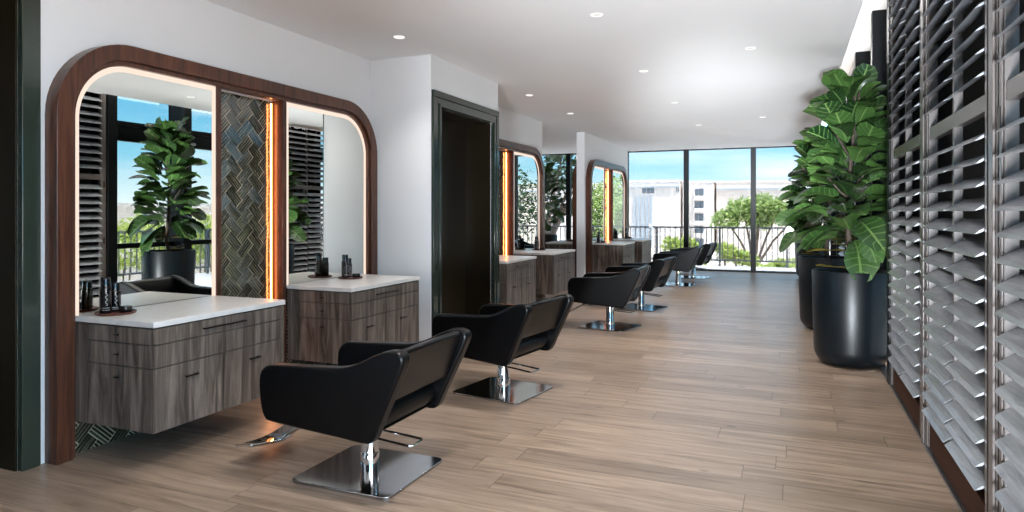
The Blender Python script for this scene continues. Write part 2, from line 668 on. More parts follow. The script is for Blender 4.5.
# left wall with openings and the projecting pier
bm = nb()
W2 = WX - 0.22
add_box(bm, W2, WX, -4.0, 0.85, 0, CEIL)
add_box(bm, W2, WX, 0.85, 2.28, 2.56, CEIL)
add_box(bm, W2, WX, 2.28, 3.55, 0, CEIL)
add_box(bm, W2, WX, 3.55, 4.19, 2.24, CEIL)
add_box(bm, W2, WX - 0.07, 3.55, 4.19, 0, 2.24)
add_box(bm, W2, WX, 4.19, 5.46, 0, CEIL)
struct('wall_left', bm, M['wall'], label='white left wall behind the first styling station')
PX = -3.06
bm = nb()
add_box(bm, -4.2, PX, 5.46, 5.62, 0, CEIL)
add_box(bm, -4.2, PX, 6.84, 7.0, 0, CEIL)
add_box(bm, -4.2, PX, 5.62, 6.84, 2.39, CEIL)
add_box(bm, -4.2, -3.5, 5.62, 6.84, 0, 2.39)
struct('wall_pier', bm, M['wall'], label='white projecting pier around the green framed lift opening', cat='wall')
bm = nb()
add_box(bm, W2, WX, 7.0, 8.25, 0, CEIL)
add_box(bm, W2, WX, 8.25, 8.89, 2.24, CEIL)
add_box(bm, W2, WX - 0.07, 8.25, 8.89, 0, 2.24)
add_box(bm, W2, WX, 8.89, 10.27, 0, CEIL)
struct('wall_left_far', bm, M['wall'], label='white wall behind the second styling station', cat='wall')
PWX = -3.46
bm = nb()
add_box(bm, PWX - 0.15, PWX, 11.83, 13.04, 0, CEIL)
add_box(bm, PWX - 0.15, PWX, 13.04, 13.77, 2.24, CEIL)
add_box(bm, PWX - 0.077, PWX - 0.073, 13.04, 13.77, 0, 2.24)
add_box(bm, PWX - 0.15, PWX, 13.77, 15.35, 0, CEIL)
struct('wall_partition', bm, M['wall'], label='free standing white partition near the back windows', cat='wall')
bm = nb()
add_box(bm, -8.0, 1.4, -4.15, -4.0, 0.0, CEIL)
struct('wall_back', bm, M['dark_blind'], label='charcoal wall behind the camera')
bm = nb()
add_box(bm, -8.15, -8.0, -4.0, YB, 0, CEIL)
struct('wall_far_left', bm, M['wall'], label='white wall of the hidden left rear bay', cat='wall')
# dark blind wall behind the near shutters and above
bm = nb()
add_box(bm, 1.03, 1.12, 1.8, 6.10, 0, 2.95)
add_box(bm, 1.03, 1.12, 9.1, 10.6, 0, POCKET)
add_box(bm, 1.03, 1.12, -4.0, -2.0, 0, 2.95)
struct('wall_right', bm, M['dark_blind'], label='black blinds behind the near shutters')
bm = nb()
add_box(bm, 1.03, 1.12, -4.0, 5.98, 2.95, POCKET)
struct('wall_right_upper', bm, M['pocket'], label='white bulkhead above the shutters', cat='wall')


# ---------------------------------------------------------------- green framed openings
def green_opening(idx, x, y0, y1, zt, w, depth, label, back=True):
    d = struct_empty('door_%d' % idx, label, (x, y0, 0))
    W = y1 - y0

    def portal_ring(bm, o0, o1, x0, x1):
        # three-sided ring between insets o0 (outer) and o1 (inner)
        add_box(bm, x0, x1, o0, o1, 0, zt - o1)
        add_box(bm, x0, x1, W - o1, W - o0, 0, zt - o1)
        add_box(bm, x0, x1, o0, W - o0, zt - o1, zt - o0)
    b_ = nb()
    if w > 0.12:
        portal_ring(b_, 0.0, w * 0.42, -0.02, 0.024)
        portal_ring(b_, w * 0.42, w * 0.80, -0.02, 0.016)
        portal_ring(b_, w * 0.80, w, -0.02, 0.030)
    else:
        portal_ring(b_, 0.0, w, -0.02, 0.020)
    obj('door_casing', b_, M['green'], d, bevel=0.004)
    b_ = nb()
    portal_ring(b_, w, w + 0.012, -depth, -0.02)
    obj('door_lining', b_, M['green'] if not back else M['bronze'], d)
    if back:
        b_ = nb()
        add_box(b_, -depth, -depth + 0.02, w + 0.012, W / 2 - 0.002, 0, zt - w - 0.012)
        obj('door_leaf', b_, M['bronze'], d)
        b_ = nb()
        add_box(b_, -depth, -depth + 0.02, W / 2 + 0.002, W - w - 0.012, 0, zt - w - 0.012)
        obj('door_leaf', b_, M['bronze'], d)
    return d


green_opening(1, WX, 0.75, 2.37, 2.64, 0.095, 0.34, 'dark green framed opening at the left edge of the picture')
green_opening(2, PX, 5.47, 6.985, 2.48, 0.145, 0.34, 'dark green framed lift opening in the white pier')


# ---------------------------------------------------------------- styling stations
SW, SH, SR = 3.02, 2.335, 0.46     # width, height, corner radius


def arch_line(inset, n=14, z0=0.0):
    r = max(0.02, SR - inset)
    y0, y1, zt = inset, SW - inset, SH - inset
    pts = [(y0, z0)]
    for i in range(n + 1):
        a = PI - i * (PI / 2) / n
        pts.append((y0 + r + r * math.cos(a), zt - r + r * math.sin(a)))
    for i in range(n + 1):
        a = PI / 2 - i * (PI / 2) / n
        pts.append((y1 - r + r * math.cos(a), zt - r + r * math.sin(a)))
    pts.append((y1, z0))
    return pts


def arch_band(bm, i0, i1, x0, x1, z0=0.0):
    A, B = arch_line(i0, z0=z0), arch_line(i1, z0=z0)
    n = len(A)
    rows = []
    for k in range(n):
        rows.append([bm.verts.new((x1, A[k][0], A[k][1])), bm.verts.new((x1, B[k][0], B[k][1])),
                     bm.verts.new((x0, B[k][0], B[k][1])), bm.verts.new((x0, A[k][0], A[k][1]))])
    for k in range(n - 1):
        for j in range(4):
            bm.faces.new((rows[k][j], rows[k][(j + 1) % 4], rows[k + 1][(j + 1) % 4], rows[k + 1][j]))
    bm.faces.new(rows[0][::-1])
    bm.faces.new(rows[-1])


def herringbone(bm, x, y0, y1, z0, z1, W=0.078, n=2, seed=3):
    """glazed strips, three to a block, laid herringbone at 45 degrees"""
    rnd = random.Random(seed)
    tmp = nb()
    c = math.sqrt(0.5)
    g_ = 0.0056
    cy, cz = (y0 + y1) / 2, (z0 + z1) / 2
    R = math.hypot(y1 - y0, z1 - z0) / 2 + 0.2
    K = int(R / W) + 4

    def place(a0, a1, b0, b1):
        u, v = (a0 + a1) / 2, (b0 + b1) / 2
        yy, zz = cy + (u - v) * c, cz + (u + v) * c
        if yy < y0 - 0.12 or yy > y1 + 0.12 or zz < z0 - 0.12 or zz > z1 + 0.12:
            return
        horiz = (a1 - a0) > (b1 - b0)
        tx, ty = rnd.uniform(-0.08, 0.08), rnd.uniform(-0.08, 0.08)
        for s in range(4):
            if horiz:
                d = (b1 - b0) / 4
                aa0, aa1, bb0, bb1 = a0 + g_, a1 - g_, b0 + s * d + g_ / 2, b0 + (s + 1) * d - g_ / 2
            else:
                d = (a1 - a0) / 4
                aa0, aa1, bb0, bb1 = a0 + s * d + g_ / 2, a0 + (s + 1) * d - g_ / 2, b0 + g_, b1 - g_
            t2 = tx + rnd.uniform(-0.03, 0.03)
            t3 = ty + rnd.uniform(-0.03, 0.03)
            mu, mv = (aa0 + aa1) / 2, (bb0 + bb1) / 2
            vs_ = []
            for dx in (0, 1):
                for (p, q) in ((aa0, bb0), (aa1, bb0), (aa1, bb1), (aa0, bb1)):
                    xx = x + (0.006 + t2 * (p - mu) * 0.35 + t3 * (q - mv) * 0.35 if dx else -0.002)
                    vs_.append(tmp.verts.new((xx, cy + (p - q) * c, cz + (p + q) * c)))
            for f in ((3, 2, 1, 0), (4, 5, 6, 7), (0, 1, 5, 4), (1, 2, 6, 5), (2, 3, 7, 6), (3, 0, 4, 7)):
                tmp.faces.new([vs_[i] for i in f])
    for k in range(-2 * K, 2 * K):
        for sft in range(-2 * K // (2 * n) - 2, 2 * K // (2 * n) + 3):
            o_ = 2 * n * sft
            place((k + o_) * W, (k + o_ + n) * W, k * W, (k + 1) * W)
            place((k + o_ + n) * W, (k + o_ + n + 1) * W, (k + 1 - n) * W, (k + 1) * W)
    for co, no in (((x, y0, 0), (0, -1, 0)), ((x, y1, 0), (0, 1, 0)), ((x, 0, z0), (0, 0, -1)), ((x, 0, z1), (0, 0, 1))):
        geom = list(tmp.verts) + list(tmp.edges) + list(tmp.faces)
        bmesh.ops.bisect_plane(tmp, geom=geom, plane_co=co, plane_no=no, clear_outer=True)
    me = bpy.data.meshes.new('tmp')
    tmp.to_mesh(me)
    tmp.free()
    bm.from_mesh(me)
    bpy.data.meshes.remove(me)


CT = 0.779    # counter height


def make_station(loc, rot, label):
    t = thing('styling_station', label, 'styling station', loc, rot, 'walnut framed styling stations')
    b_ = nb()
    arch_band(b_, 0.0, 0.092, 0.0, 0.100)
    arch_band(b_, 0.092, 0.120, 0.0, 0.075)
    obj('arch_frame', b_, M['walnut'], t, bevel=0.004, angle=50)
    # tile: centre strip is recessed, lower flanks are flush
    y0c, y1c = 1.165, 1.775
    for (a, b2, zz0, zz1, xx) in ((y0c, y1c, 0.0, 2.21, -0.055), (0.12, 1.12, 0.0, 0.75, 0.012), (1.82, 2.90, 0.0, 0.75, 0.012)):
        if xx < 0:
            # the partition is thin, its panel sits on the surface of the recess
            pass
        g_ = nb()
        add_box(g_, xx - 0.012, xx, a, b2, zz0, zz1)
        go = obj('tile_panel', g_, M['grout'], t)
        h_ = nb()
        herringbone(h_, xx, a, b2, zz0, zz1, seed=int(a * 100))
        obj('herringbone_tile', h_, M['tile'], go)
    # dividers either side of the tile
    b_ = nb()
    add_box(b_, -0.06, 0.060, 1.120, 1.165, 0.0, 2.2155)
    obj('divider', b_, M['walnut'], t, bevel=0.003)
    b_ = nb()
    add_box(b_, -0.06, 0.060, 1.775, 1.820, 0.0, 2.2155)
    obj('divider', b_, M['walnut'], t, bevel=0.003)
    # led tube tucked in the corner
    b_ = nb()
    add_tube(b_, [(-0.030, 1.748, 0.02), (-0.030, 1.748, 2.195)], 0.006, 8)
    obj('led_tube', b_, M['led'], t)
    # mirrors with rounded outer corner
    r_ = SR - 0.155
    for side in (0, 1):
        ya, yb = (0.155, 1.090) if side == 0 else (1.850, SW - 0.155)
        zt = SH - 0.155
        pts = []
        if side == 0:
            pts = [(yb, CT - 0.01), (yb, zt)]
            for i in range(15):
                a = PI / 2 + i * (PI / 2) / 14
                pts.append((ya + r_ + r_ * math.cos(a), zt - r_ + r_ * math.sin(a)))
            pts.append((ya, CT - 0.01))
        else:
            pts = [(ya, CT - 0.01), (yb, CT - 0.01)]
            for i in range(15):
                a = i * (PI / 2) / 14
                pts.append((yb - r_ + r_ * math.cos(a), zt - r_ + r_ * math.sin(a)))
            pts.append((ya, zt))
        b_ = nb()
        add_prism(b_, pts, lambda p, a: (a, p[0], p[1]), 0.020, 0.050)
        mo = obj('mirror', b_, M['mirror'], t)
        # glowing border
        out = []
        d = 0.032
        r2 = r_ + d
        if side == 0:
            out = [(yb + d, CT - 0.01), (yb + d, zt + d)]
            for i in range(15):
                a = PI / 2 + i * (PI / 2) / 14
                out.append((ya + r_ + r2 * math.cos(a), zt - r_ + r2 * math.sin(a)))
            out.append((ya - d, CT - 0.01))
            inn = pts
        else:
            out = [(yb + d, CT - 0.01)]
            for i in range(15):
                a = i * (PI / 2) / 14
                out.append((yb - r_ + r2 * math.cos(a), zt - r_ + r2 * math.sin(a)))
            out += [(ya - d, zt + d), (ya - d, CT - 0.01)]
            inn = pts[1:] + pts[:1]
        b_ = nb()
        rows = []
        for (p, q) in zip(out, inn):
            rows.append([b_.verts.new((0.052, p[0], p[1])), b_.verts.new((0.052, q[0], q[1])),
                         b_.verts.new((0.014, q[0], q[1])), b_.verts.new((0.014, p[0], p[1]))])
        for k in range(len(rows) - 1):
            for j in range(4):
                b_.faces.new((rows[k][j], rows[k][(j + 1) % 4], rows[k + 1][(j + 1) % 4], rows[k + 1][j]))
        b_.faces.new(rows[0][::-1])
        b_.faces.new(rows[-1])
        obj('mirror_light', b_, M['glow'], mo)
    return t


S1 = (WX, 2.40, 0)
S2 = (WX, 7.10, 0)
S3 = (PWX, 11.90, 0)
st1 = make_station(S1, 0, 'nearest walnut arched station with two mirrors and tile, left foreground')
dup(st1, S2, 0, 'second walnut arched station, directly behind the green framed pier')
dup(st1, S3, 0, 'farthest walnut arched station on the partition beside the back windows')
dup(st1, (PWX - 0.15, 11.90 + SW, 0), PI, 'walnut arched station on the hidden rear of the partition, edge showing')


# ---------------------------------------------------------------- vanity cabinets
def pull(x, y, z, w):
    b_ = nb()
    add_box(b_, x + 0.012, x + 0.020, y - w / 2, y + w / 2, z - 0.004, z + 0.004)
    for s in (-1, 1):
        add_box(b_, x - 0.001, x + 0.014, y + s * (w / 2 - 0.012) - 0.004, y + s * (w / 2 - 0.012) + 0.004, z - 0.004, z + 0.004)
    return b_


def make_cabinet(W, loc, rot, label, side_y=0):
    """local: x=0 wall plane, +x room; y 0..W"""
    D = 0.66
    t = thing('vanity_cabinet', label, 'cabinet', loc, rot, 'floating vanity cabinets with pale tops')
    z0, z1 = 0.199, 0.744
    b_ = nb()
    add_box(b_, 0.065, D - 0.018, 0.018, W - 0.018, z0 + 0.002, z1)
    obj('body', b_, M['carcass'], t)
    b_ = nb()
    add_box(b_, 0.062, D + 0.008, -0.006, W + 0.006, z1 + 0.004, CT)
    obj('countertop', b_, M['stone'], t, bevel=0.003)
    b_ = nb()
    add_box(b_, 0.062, D - 0.02, W - 0.018, W, z0, z1)
    obj('side_panel', b_, M['veneer'], t)
    rows = ((0.658, z1 - 0.004), (0.536, 0.653), (z0, 0.531))
    fy0, fy1 = 0.0, W - 0.032
    for k, (a, c) in enumerate(rows[:2]):
        b_ = nb()
        add_box(b_, D - 0.018, D, fy0, fy1, a, c)
        dr = obj('drawer', b_, M['veneer'], t, bevel=0.001)
        if k == 0:
            obj('handle', pull(D, (fy0 + fy1) / 2, 0.697, 0.32), M['handle'], dr)
    mid = (fy0 + fy1) / 2
    for (a, c) in ((fy0, mid - 0.0025), (mid + 0.0025, fy1)):
        b_ = nb()
        add_box(b_, D - 0.018, D, a, c, z0, 0.531)
        dr = obj('door', b_, M['veneer'], t, bevel=0.001)
        obj('handle', pull(D, (a + c) / 2, 0.457, 0.085), M['handle'], dr)
    b_ = nb()
    add_box(b_, D - 0.018, D, fy1 + 0.005, W, z0, z1 - 0.002)
    obj('filler_strip', b_, M['veneer'], t)
    # pull-outs on the near end
    for (a, c) in rows:
        b_ = nb()
        add_box(b_, 0.17, D - 0.0195, 0.0, 0.018, a, c)
        dr = obj('end_drawer', b_, M['veneer'], t, bevel=0.001)
        k_ = nb()
        add_box(k_, 0.385, 0.415, -0.016, -0.010, (a + c) / 2 + 0.004 if c < 0.6 else (a + c) / 2 - 0.003, (a + c) / 2 + 0.011 if c < 0.6 else (a + c) / 2 + 0.004)
        zc = (a + c) / 2
        add_box(k_, 0.395, 0.405, -0.011, 0.001, zc + 0.004 if c < 0.6 else zc - 0.003, zc + 0.011 if c < 0.6 else zc + 0.004)
        if c < 0.6:
            for v in k_.verts:
                v.co.z += 0.10
        obj('knob', k_, M['handle'], dr)
    b_ = nb()
    add_box(b_, 0.062, 0.167, 0.0, 0.018, z0, z1 - 0.002)
    obj('filler_strip', b_, M['veneer'], t)
    return t


cabs = []
c1 = make_cabinet(0.975, (WX, 2.525, 0), 0, 'nearest floating grey-brown vanity cabinet, under the first left mirror')
c2 = make_cabinet(1.00, (WX, 4.225, 0), 0, 'grey-brown vanity cabinet beside the pier, below the shutter-reflecting mirror')
OFF2 = 4.70
dup(c1, (WX, 2.525 + OFF2, 0), 0, 'vanity cabinet just past the green frame, partly hidden by its casing')
dup(c2, (WX, 4.225 + OFF2 - 0.02, 0), 0, 'vanity cabinet at the far end of the second station')
dup(c1, (PWX, 12.03, 0), 0, 'vanity cabinet nearer of the two at the farthest station')
dup(c2, (PWX, 13.70, 0), 0, 'vanity cabinet closest to the back windows, left of the far chairs')
dup(c2, (PWX - 0.15, 11.90 + SW - 0.13, 0), PI, 'vanity cabinet on the rear side of the partition, far end')
dup(c1, (PWX - 0.15, 11.90 + 1.11, 0), PI, 'vanity cabinet glimpsed through the gap left of the partition')


# ---------------------------------------------------------------- trays and bottles
def make_tray(loc, label):
    b_ = nb()
    add_lathe(b_, [(0, 0.0), (0.092, 0.0), (0.102, 0.004), (0.105, 0.014), (0.100, 0.014), (0.094, 0.007), (0, 0.007)], seg=36)
    o_ = obj('tray', b_, M['tray'], smooth=True)
    o_.location = loc
    return tag(o_, label, 'tray', 'round trays on the counters')


def make_bottle(loc, h, label, group='black product bottles on trays', r=0.030):
    t = thing('bottle', label, 'bottle', loc, 0, group)
    b_ = nb()
    hb = h * 0.74
    add_lathe(b_, [(0, 0), (r * 0.92, 0), (r, 0.004), (r, hb - 0.006), (r * 0.8, hb), (0, hb)], seg=20)
    obj('bottle_body', b_, M['bottle'], t, smooth=True)
    b_ = nb()
    add_lathe(b_, [(0, hb), (r * 0.86, hb), (r * 0.86, h - 0.003), (r * 0.8, h), (0, h)], seg=20)
    obj('cap', b_, M['bottle'], t, smooth=True)
    # looping white script and lines wrapped on the body
    b_ = nb()
    pts = []
    for i in range(40):
        s = i / 39
        a = -0.5 + 0.16 * math.sin(s * 6 * PI)
        z = hb * (0.30 + 0.55 * s)
        pts.append(((r + 0.0006) * math.cos(a), (r + 0.0006) * math.sin(a), z))
    add_tube(b_, pts, 0.0008, 4)
    for zz in (0.14, 0.22):
        add_tube(b_, [((r + 0.0005) * math.cos(a), (r + 0.0005) * math.sin(a), hb * zz) for a in [(-1.1 + 0.1 * q) for q in range(13)]], 0.0009, 4)
    obj('white_script', b_, M['print'], t)
    return t


def make_jar(loc, label, group='low black jars on trays'):
    t = thing('jar', label, 'jar', loc, 0, group)
    b_ = nb()
    add_lathe(b_, [(0, 0), (0.032, 0), (0.034, 0.003), (0.034, 0.020), (0, 0.020)], seg=24)
    obj('jar_body', b_, M['bottle'], t, smooth=True)
    b_ = nb()
    add_lathe(b_, [(0, 0.0205), (0.0345, 0.0205), (0.0345, 0.032), (0.032, 0.034), (0, 0.034)], seg=24)
    obj('lid', b_, M['bottle'], t, smooth=True)
    return t


tray_sets = [
    ((WX + 0.205, 2.66), 'nearest counter, left foreground', 'n'),
    ((WX + 0.21, 4.84), 'counter beside the white pier', 'n'),
    ((WX + 0.21, 4.84 + OFF2), 'far counter of the second station', 'n'),
    ((PWX + 0.20, 12.17), 'nearer counter of the farthest station', 'n'),
    ((PWX + 0.20, 14.45), 'counter closest to the back windows', 'n'),
]
for (x, y), where, _ in tray_sets:
    make_tray((x, y, CT), 'round red-brown tray on the ' + where)
    z = CT + 0.007
    make_bottle((x - 0.022, y - 0.045, z), 0.20, 'tall black bottle with white script on the ' + where)
    make_bottle((x - 0.038, y + 0.025, z), 0.165, 'shorter black bottle with white script on the ' + where)
    make_jar((x + 0.040, y + 0.030, z), 'low black jar in the tray on the ' + where)


make_tray((-3.95, 12.6, CT), 'round red-brown tray on the rear counter glimpsed left of the partition')
make_jar((-3.95, 12.6, CT + 0.007), 'low black jar on the rear counter glimpsed left of the partition')

# ---------------------------------------------------------------- styling chairs (facing -X, origin at base centre)
def make_chair(loc, rot, label):
    t = thing('salon_chair', label, 'chair', loc, rot, 'black salon chairs facing the stations')
    prof = [(-0.300, 0.598), (-0.370, 0.590), (-0.412, 0.545), (-0.418, 0.460), (-0.408, 0.375), (-0.385, 0.325), (-0.345, 0.312),
            (-0.15, 0.297), (0.05, 0.284), (0.195, 0.273), (0.245, 0.290), (0.285, 0.370), (0.330, 0.465), (0.375, 0.560),
            (0.418, 0.660), (0.412, 0.700), (0.375, 0.718), (0.320, 0.712), (0.260, 0.690), (0.195, 0.658), (0.130, 0.632), (0.060, 0.616),
            (-0.05, 0.609), (-0.18, 0.604)]
    prof = smooth_pts(prof, 3)
    for s in (-1, 1):
        b_ = nb()
        y0 = s * 0.345
        y1 = s * 0.272
        add_prism(b_, prof, lambda p, a: (p[0], a, p[1]), y0, y1)
        # the shell leans out a little towards the top
        for v in b_.verts:
            v.co.y += s * 0.012 * (v.co.z - 0.3) / 0.4
        obj('arm_panel', b_, M['leather'], t, bevel=0.014, seg=3, angle=50)
    # backrest slab
    b_ = nb()
    sec = [(0.392, 0.700), (0.380, 0.712), (0.345, 0.708), (0.325, 0.690), (0.238, 0.480), (0.240, 0.462), (0.262, 0.452), (0.300, 0.458), (0.312, 0.470)]
    add_prism(b_, sec, lambda p, a: (p[0], a, p[1]), -0.278, 0.278)
    obj('backrest', b_, M['leather'], t, bevel=0.010, seg=3, angle=60)
    # seat cushion
    b_ = nb()
    sec = [(-0.385, 0.325), (-0.400, 0.350), (-0.400, 0.420), (-0.375, 0.452), (-0.10, 0.460), (0.16, 0.448), (0.205, 0.425), (0.235, 0.385),
           (0.232, 0.335), (0.205, 0.305), (0.17, 0.300), (-0.34, 0.312)]
    add_prism(b_, smooth_pts(sec, 3), lambda p, a: (p[0], a, p[1]), -0.270, 0.270)
    obj('seat', b_, M['leather'], t, bevel=0.008, seg=2, angle=60)
    # under-seat plate
    b_ = nb()
    add_box(b_, -0.12, 0.12, -0.10, 0.10, 0.276, 0.312)
    obj('seat_bracket', b_, M['black_metal'], t, bevel=0.004)
    # column: outer sleeve, ring, piston
    b_ = nb()
    add_lathe(b_, [(0.0, 0.012), (0.050, 0.012), (0.050, 0.100), (0.048, 0.104), (0.0465, 0.108), (0.0465, 0.280), (0.0, 0.280)], seg=40)
    obj('column', b_, M['chrome'], t, smooth=True)
    # base plate with rounded corners, domed slightly
    b_ = nb()
    hx, hy, rr = 0.292, 0.280, 0.045
    pts = []
    for (cx_, cy_, a0) in ((hx - rr, hy - rr, 0), (-hx + rr, hy - rr, PI / 2), (-hx + rr, -hy + rr, PI), (hx - rr, -hy + rr, 1.5 * PI)):
        for i in range(7):
            a = a0 + i * PI / 12
            pts.append((cx_ + rr * math.cos(a), cy_ + rr * math.sin(a)))
    add_prism(b_, pts, lambda p, a: (p[0], p[1], a), 0.0, 0.013)
    obj('base_plate', b_, M['brushed'], t, bevel=0.003)
    # footrest: arm from the seat and polished T plate
    b_ = nb()
    add_tube(b_, [(-0.10, 0.0, 0.285), (-0.34, 0.0, 0.240), (-0.56, 0.0, 0.120), (-0.625, 0.0, 0.102)], [0.016, 0.016, 0.015, 0.014], 10)
    fr = obj('footrest_arm', b_, M['chrome'], t, smooth=True)
    b_ = nb()
    n = 14
    rows = []
    for i in range(n + 1):
        s = -1 + 2 * i / n
        y = s * 0.205
        w = 0.056 + 0.026 * (1 - abs(s)) ** 0.8
        zc = 0.098 + 0.022 * abs(s) ** 1.5
        x = -0.655 + 0.02 * (1 - abs(s))
        rows.append([b_.verts.new((x - w, y, zc - 0.012)), b_.verts.new((x + w, y, zc + 0.004)),
                     b_.verts.new((x + w, y, zc - 0.010)), b_.verts.new((x - w, y, zc - 0.024))])
    for k in range(n):
        for j in range(4):
            b_.faces.new((rows[k][j], rows[k][(j + 1) % 4], rows[k + 1][(j + 1) % 4], rows[k + 1][j]))
    b_.faces.new(rows[0][::-1])
    b_.faces.new(rows[-1])
    obj('foot_plate', b_, M['chrome'], fr, bevel=0.003, angle=60)
    # pump pedal: a flat wire loop behind the column
    b_ = nb()
    add_tube(b_, [(0.0, -0.055, 0.205), (0.20, -0.060, 0.190), (0.272, -0.060, 0.184), (0.284, -0.048, 0.183), (0.284, 0.048, 0.183),
                  (0.272, 0.060, 0.184), (0.20, 0.060, 0.190), (0.0, 0.055, 0.205)], 0.006, 8)
    obj('pump_pedal', b_, M['chrome'], t, smooth=True)
    return t


D = math.radians
ch = make_chair((-2.03, 2.975, 0), D(0), 'nearest black salon chair, in front of the first vanity cabinet')
chairs = [   # x, y, swivel of the seat, turn of the base plate
    (-2.01, 4.70, -9, -9, 'second black salon chair from the camera, facing the cabinet beside the pier'),
    (-1.97, 7.80, 1, -13, 'third black salon chair, standing past the green framed opening'),
    (-1.95, 9.50, -5, -14, 'fourth black salon chair, at the far end of the second station'),
    (-1.93, 12.75, 1, -4, 'fifth black salon chair, nearer of the two by the farthest station'),
    (-1.86, 14.30, -5, -10, 'farthest black salon chair, closest to the back windows'),
]
for x, y, r, rb, lab in chairs:
    c_ = dup(ch, (x, y, 0), D(r), lab)
    for part in c_.children:
        if part.name.startswith('base_plate'):
            part.rotation_euler = (0, 0, D(rb - r))


# ---------------------------------------------------------------- shutters
def shutter(loc, label, L, group, knob=True):
    """one tall louvred panel, local x=0 is the front of the stiles (room side is -x), y runs 0..L"""
    t = thing('louvred_shutter', label, 'shutter', loc, 0, group)
    H0, H1 = 0.02, POCKET - 0.01
    st = 0.07
    for (a, c, nm) in ((0, st, 'stile'), (L - st, L, 'stile')):
        b_ = nb()
        add_box(b_, 0, 0.045, a, c, H0, H1)
        add_box(b_, -0.006, 0.0, a + 0.02, c - 0.02, H0, H1)
        obj(nm, b_, M['stile'], t, bevel=0.002)
    mid0, mid1 = L / 2 - 0.016, L / 2 + 0.016
    b_ = nb()
    add_box(b_, 0.004, 0.042, mid0, mid1, 0.17, H1 - 0.09)
    obj('middle_stile', b_, M['stile'], t, bevel=0.002)
    for (a, c, nm) in ((H0, 0.165, 'bottom_rail'), (1.755, 1.825, 'middle_rail'), (H1 - 0.09, H1, 'top_rail')):
        b_ = nb()
        add_box(b_, 0.003, 0.042, st, L - st, a, c)
        obj(nm, b_, M['brown'] if nm == 'bottom_rail' else M['stile'], t, bevel=0.002)
    pitch = 0.094
    al = math.radians(31)
    for (za, zb, nm) in ((0.165, 1.755, 'louvre_bank'), (1.825, H1 - 0.09, 'louvre_bank')):
        n = int((zb - za) / pitch)
        off = (zb - za - n * pitch) / 2
        for (a, c) in ((st + 0.003, mid0 - 0.002), (mid1 + 0.002, L - st - 0.003)):
            b_ = nb()
            for i in range(n):
                zc = za + off + (i + 0.5) * pitch
                hw, th = 0.056, 0.0045
                xc = 0.012
                sec = []
                for (u, w) in ((-hw, 0), (-hw * 0.6, th), (0, th * 1.25), (hw * 0.6, th), (hw, 0), (hw * 0.6, -th), (0, -th * 1.25), (-hw * 0.6, -th)):
                    sec.append((xc + u * math.cos(al) - w * math.sin(al), zc + u * math.sin(al) + w * math.cos(al)))
                add_prism(b_, sec, lambda p, q: (p[0], q, p[1]), a, c)
            obj(nm, b_, M['slat'], t)
            # tilt bar at the back of the bank
            b_ = nb()
            ym = (a + c) / 2
            add_box(b_, 0.066, 0.082, ym - 0.02, ym + 0.02, za + 0.03, zb - 0.03)
            obj('tilt_bar', b_, M['brown'], t)
    if knob:
        for zz in (0.95, 1.66):
            b_ = nb()
            add_box(b_, -0.010, -0.005, L - 0.046, L - 0.024, zz, zz + 0.08)
            obj('latch', b_, M['handle'], t)
    return t


SX = 0.72
sl = 1.34
ys = [5.97 - sl, 5.97 - sl - 1.47, 5.97 - sl - 2.94]
for k, y in enumerate((4.565, 3.095)):
    bm = nb()
    add_box(bm, SX - 0.004, SX + 0.06, y - 0.050, y + 0.050, 0.0, POCKET)
    add_box(bm, SX - 0.014, SX - 0.004, y - 0.030, y + 0.030, 0.0, POCKET)
    struct('trim_%d' % (k + 2), bm, M['stile'], label='grey-brown post between the near shutters', cat='post', bevel=0.003)
labs = ['tall dark louvred shutter nearest the potted fig trees',
        'tall dark louvred shutter, middle one of the near row',
        'tall dark louvred shutter cut off by the right picture edge']
sh = shutter((SX, ys[0], 0), labs[0], sl, 'near row of louvred shutters')
for y, lab in zip(ys[1:], labs[1:]):
    dup(sh, (SX, y, 0), 0, lab)
dup(sh, (SX, 9.16, 0), 0, 'louvred shutter behind the fig trees, seen in the right mirror', 'far louvred shutters')
dup(sh, (SX, 9.16 + sl + 0.03, 0), 0, 'louvred shutter farthest along the window wall', 'far louvred shutters')
# floor and head track of the shutters
bm = nb()
add_box(bm, SX - 0.012, SX - 0.004, 1.2, YB - 0.3, 0.0, 0.012)
add_box(bm, SX - 0.004, SX + 0.050, 1.2, YB - 0.3, 0.0, 0.004)
struct('trim_1', bm, M['track'], label='steel floor track of the shutters', cat='track')

# ---------------------------------------------------------------- window walls
win = struct_empty('window_1', 'black framed full height back window wall', (0, YB, 0))
MX = [-8.0, -6.6, -5.11, -3.66, -2.25, -0.78, 0.70]
for x in MX[1:]:
    b_ = nb()
    add_box(b_, x - 0.055, x + 0.055, -0.06, 0.05, 0.0, CEIL)
    obj('mullion', b_, M['black_metal'], win, bevel=0.003)
b_ = nb()
add_box(b_, -8.0, 1.0, -0.05, 0.05, 0.0, 0.035)
obj('sill', b_, M['black_metal'], win)
b_ = nb()
add_box(b_, -8.0, 0.46, -0.04, 0.04, CEIL - 0.025, CEIL)
obj('head', b_, M['black_metal'], win)
for a, c in zip(MX, MX[1:]):
    b_ = nb()
    add_box(b_, a + 0.05, c - 0.05, -0.004, 0.004, 0.03, CEIL - 0.02)
    obj('pane', b_, M['glass'], win)
b_ = nb()
add_box(b_, 0.76, 1.0, -0.004, 0.004, 0.03, POCKET)
obj('pane', b_, M['glass'], win)

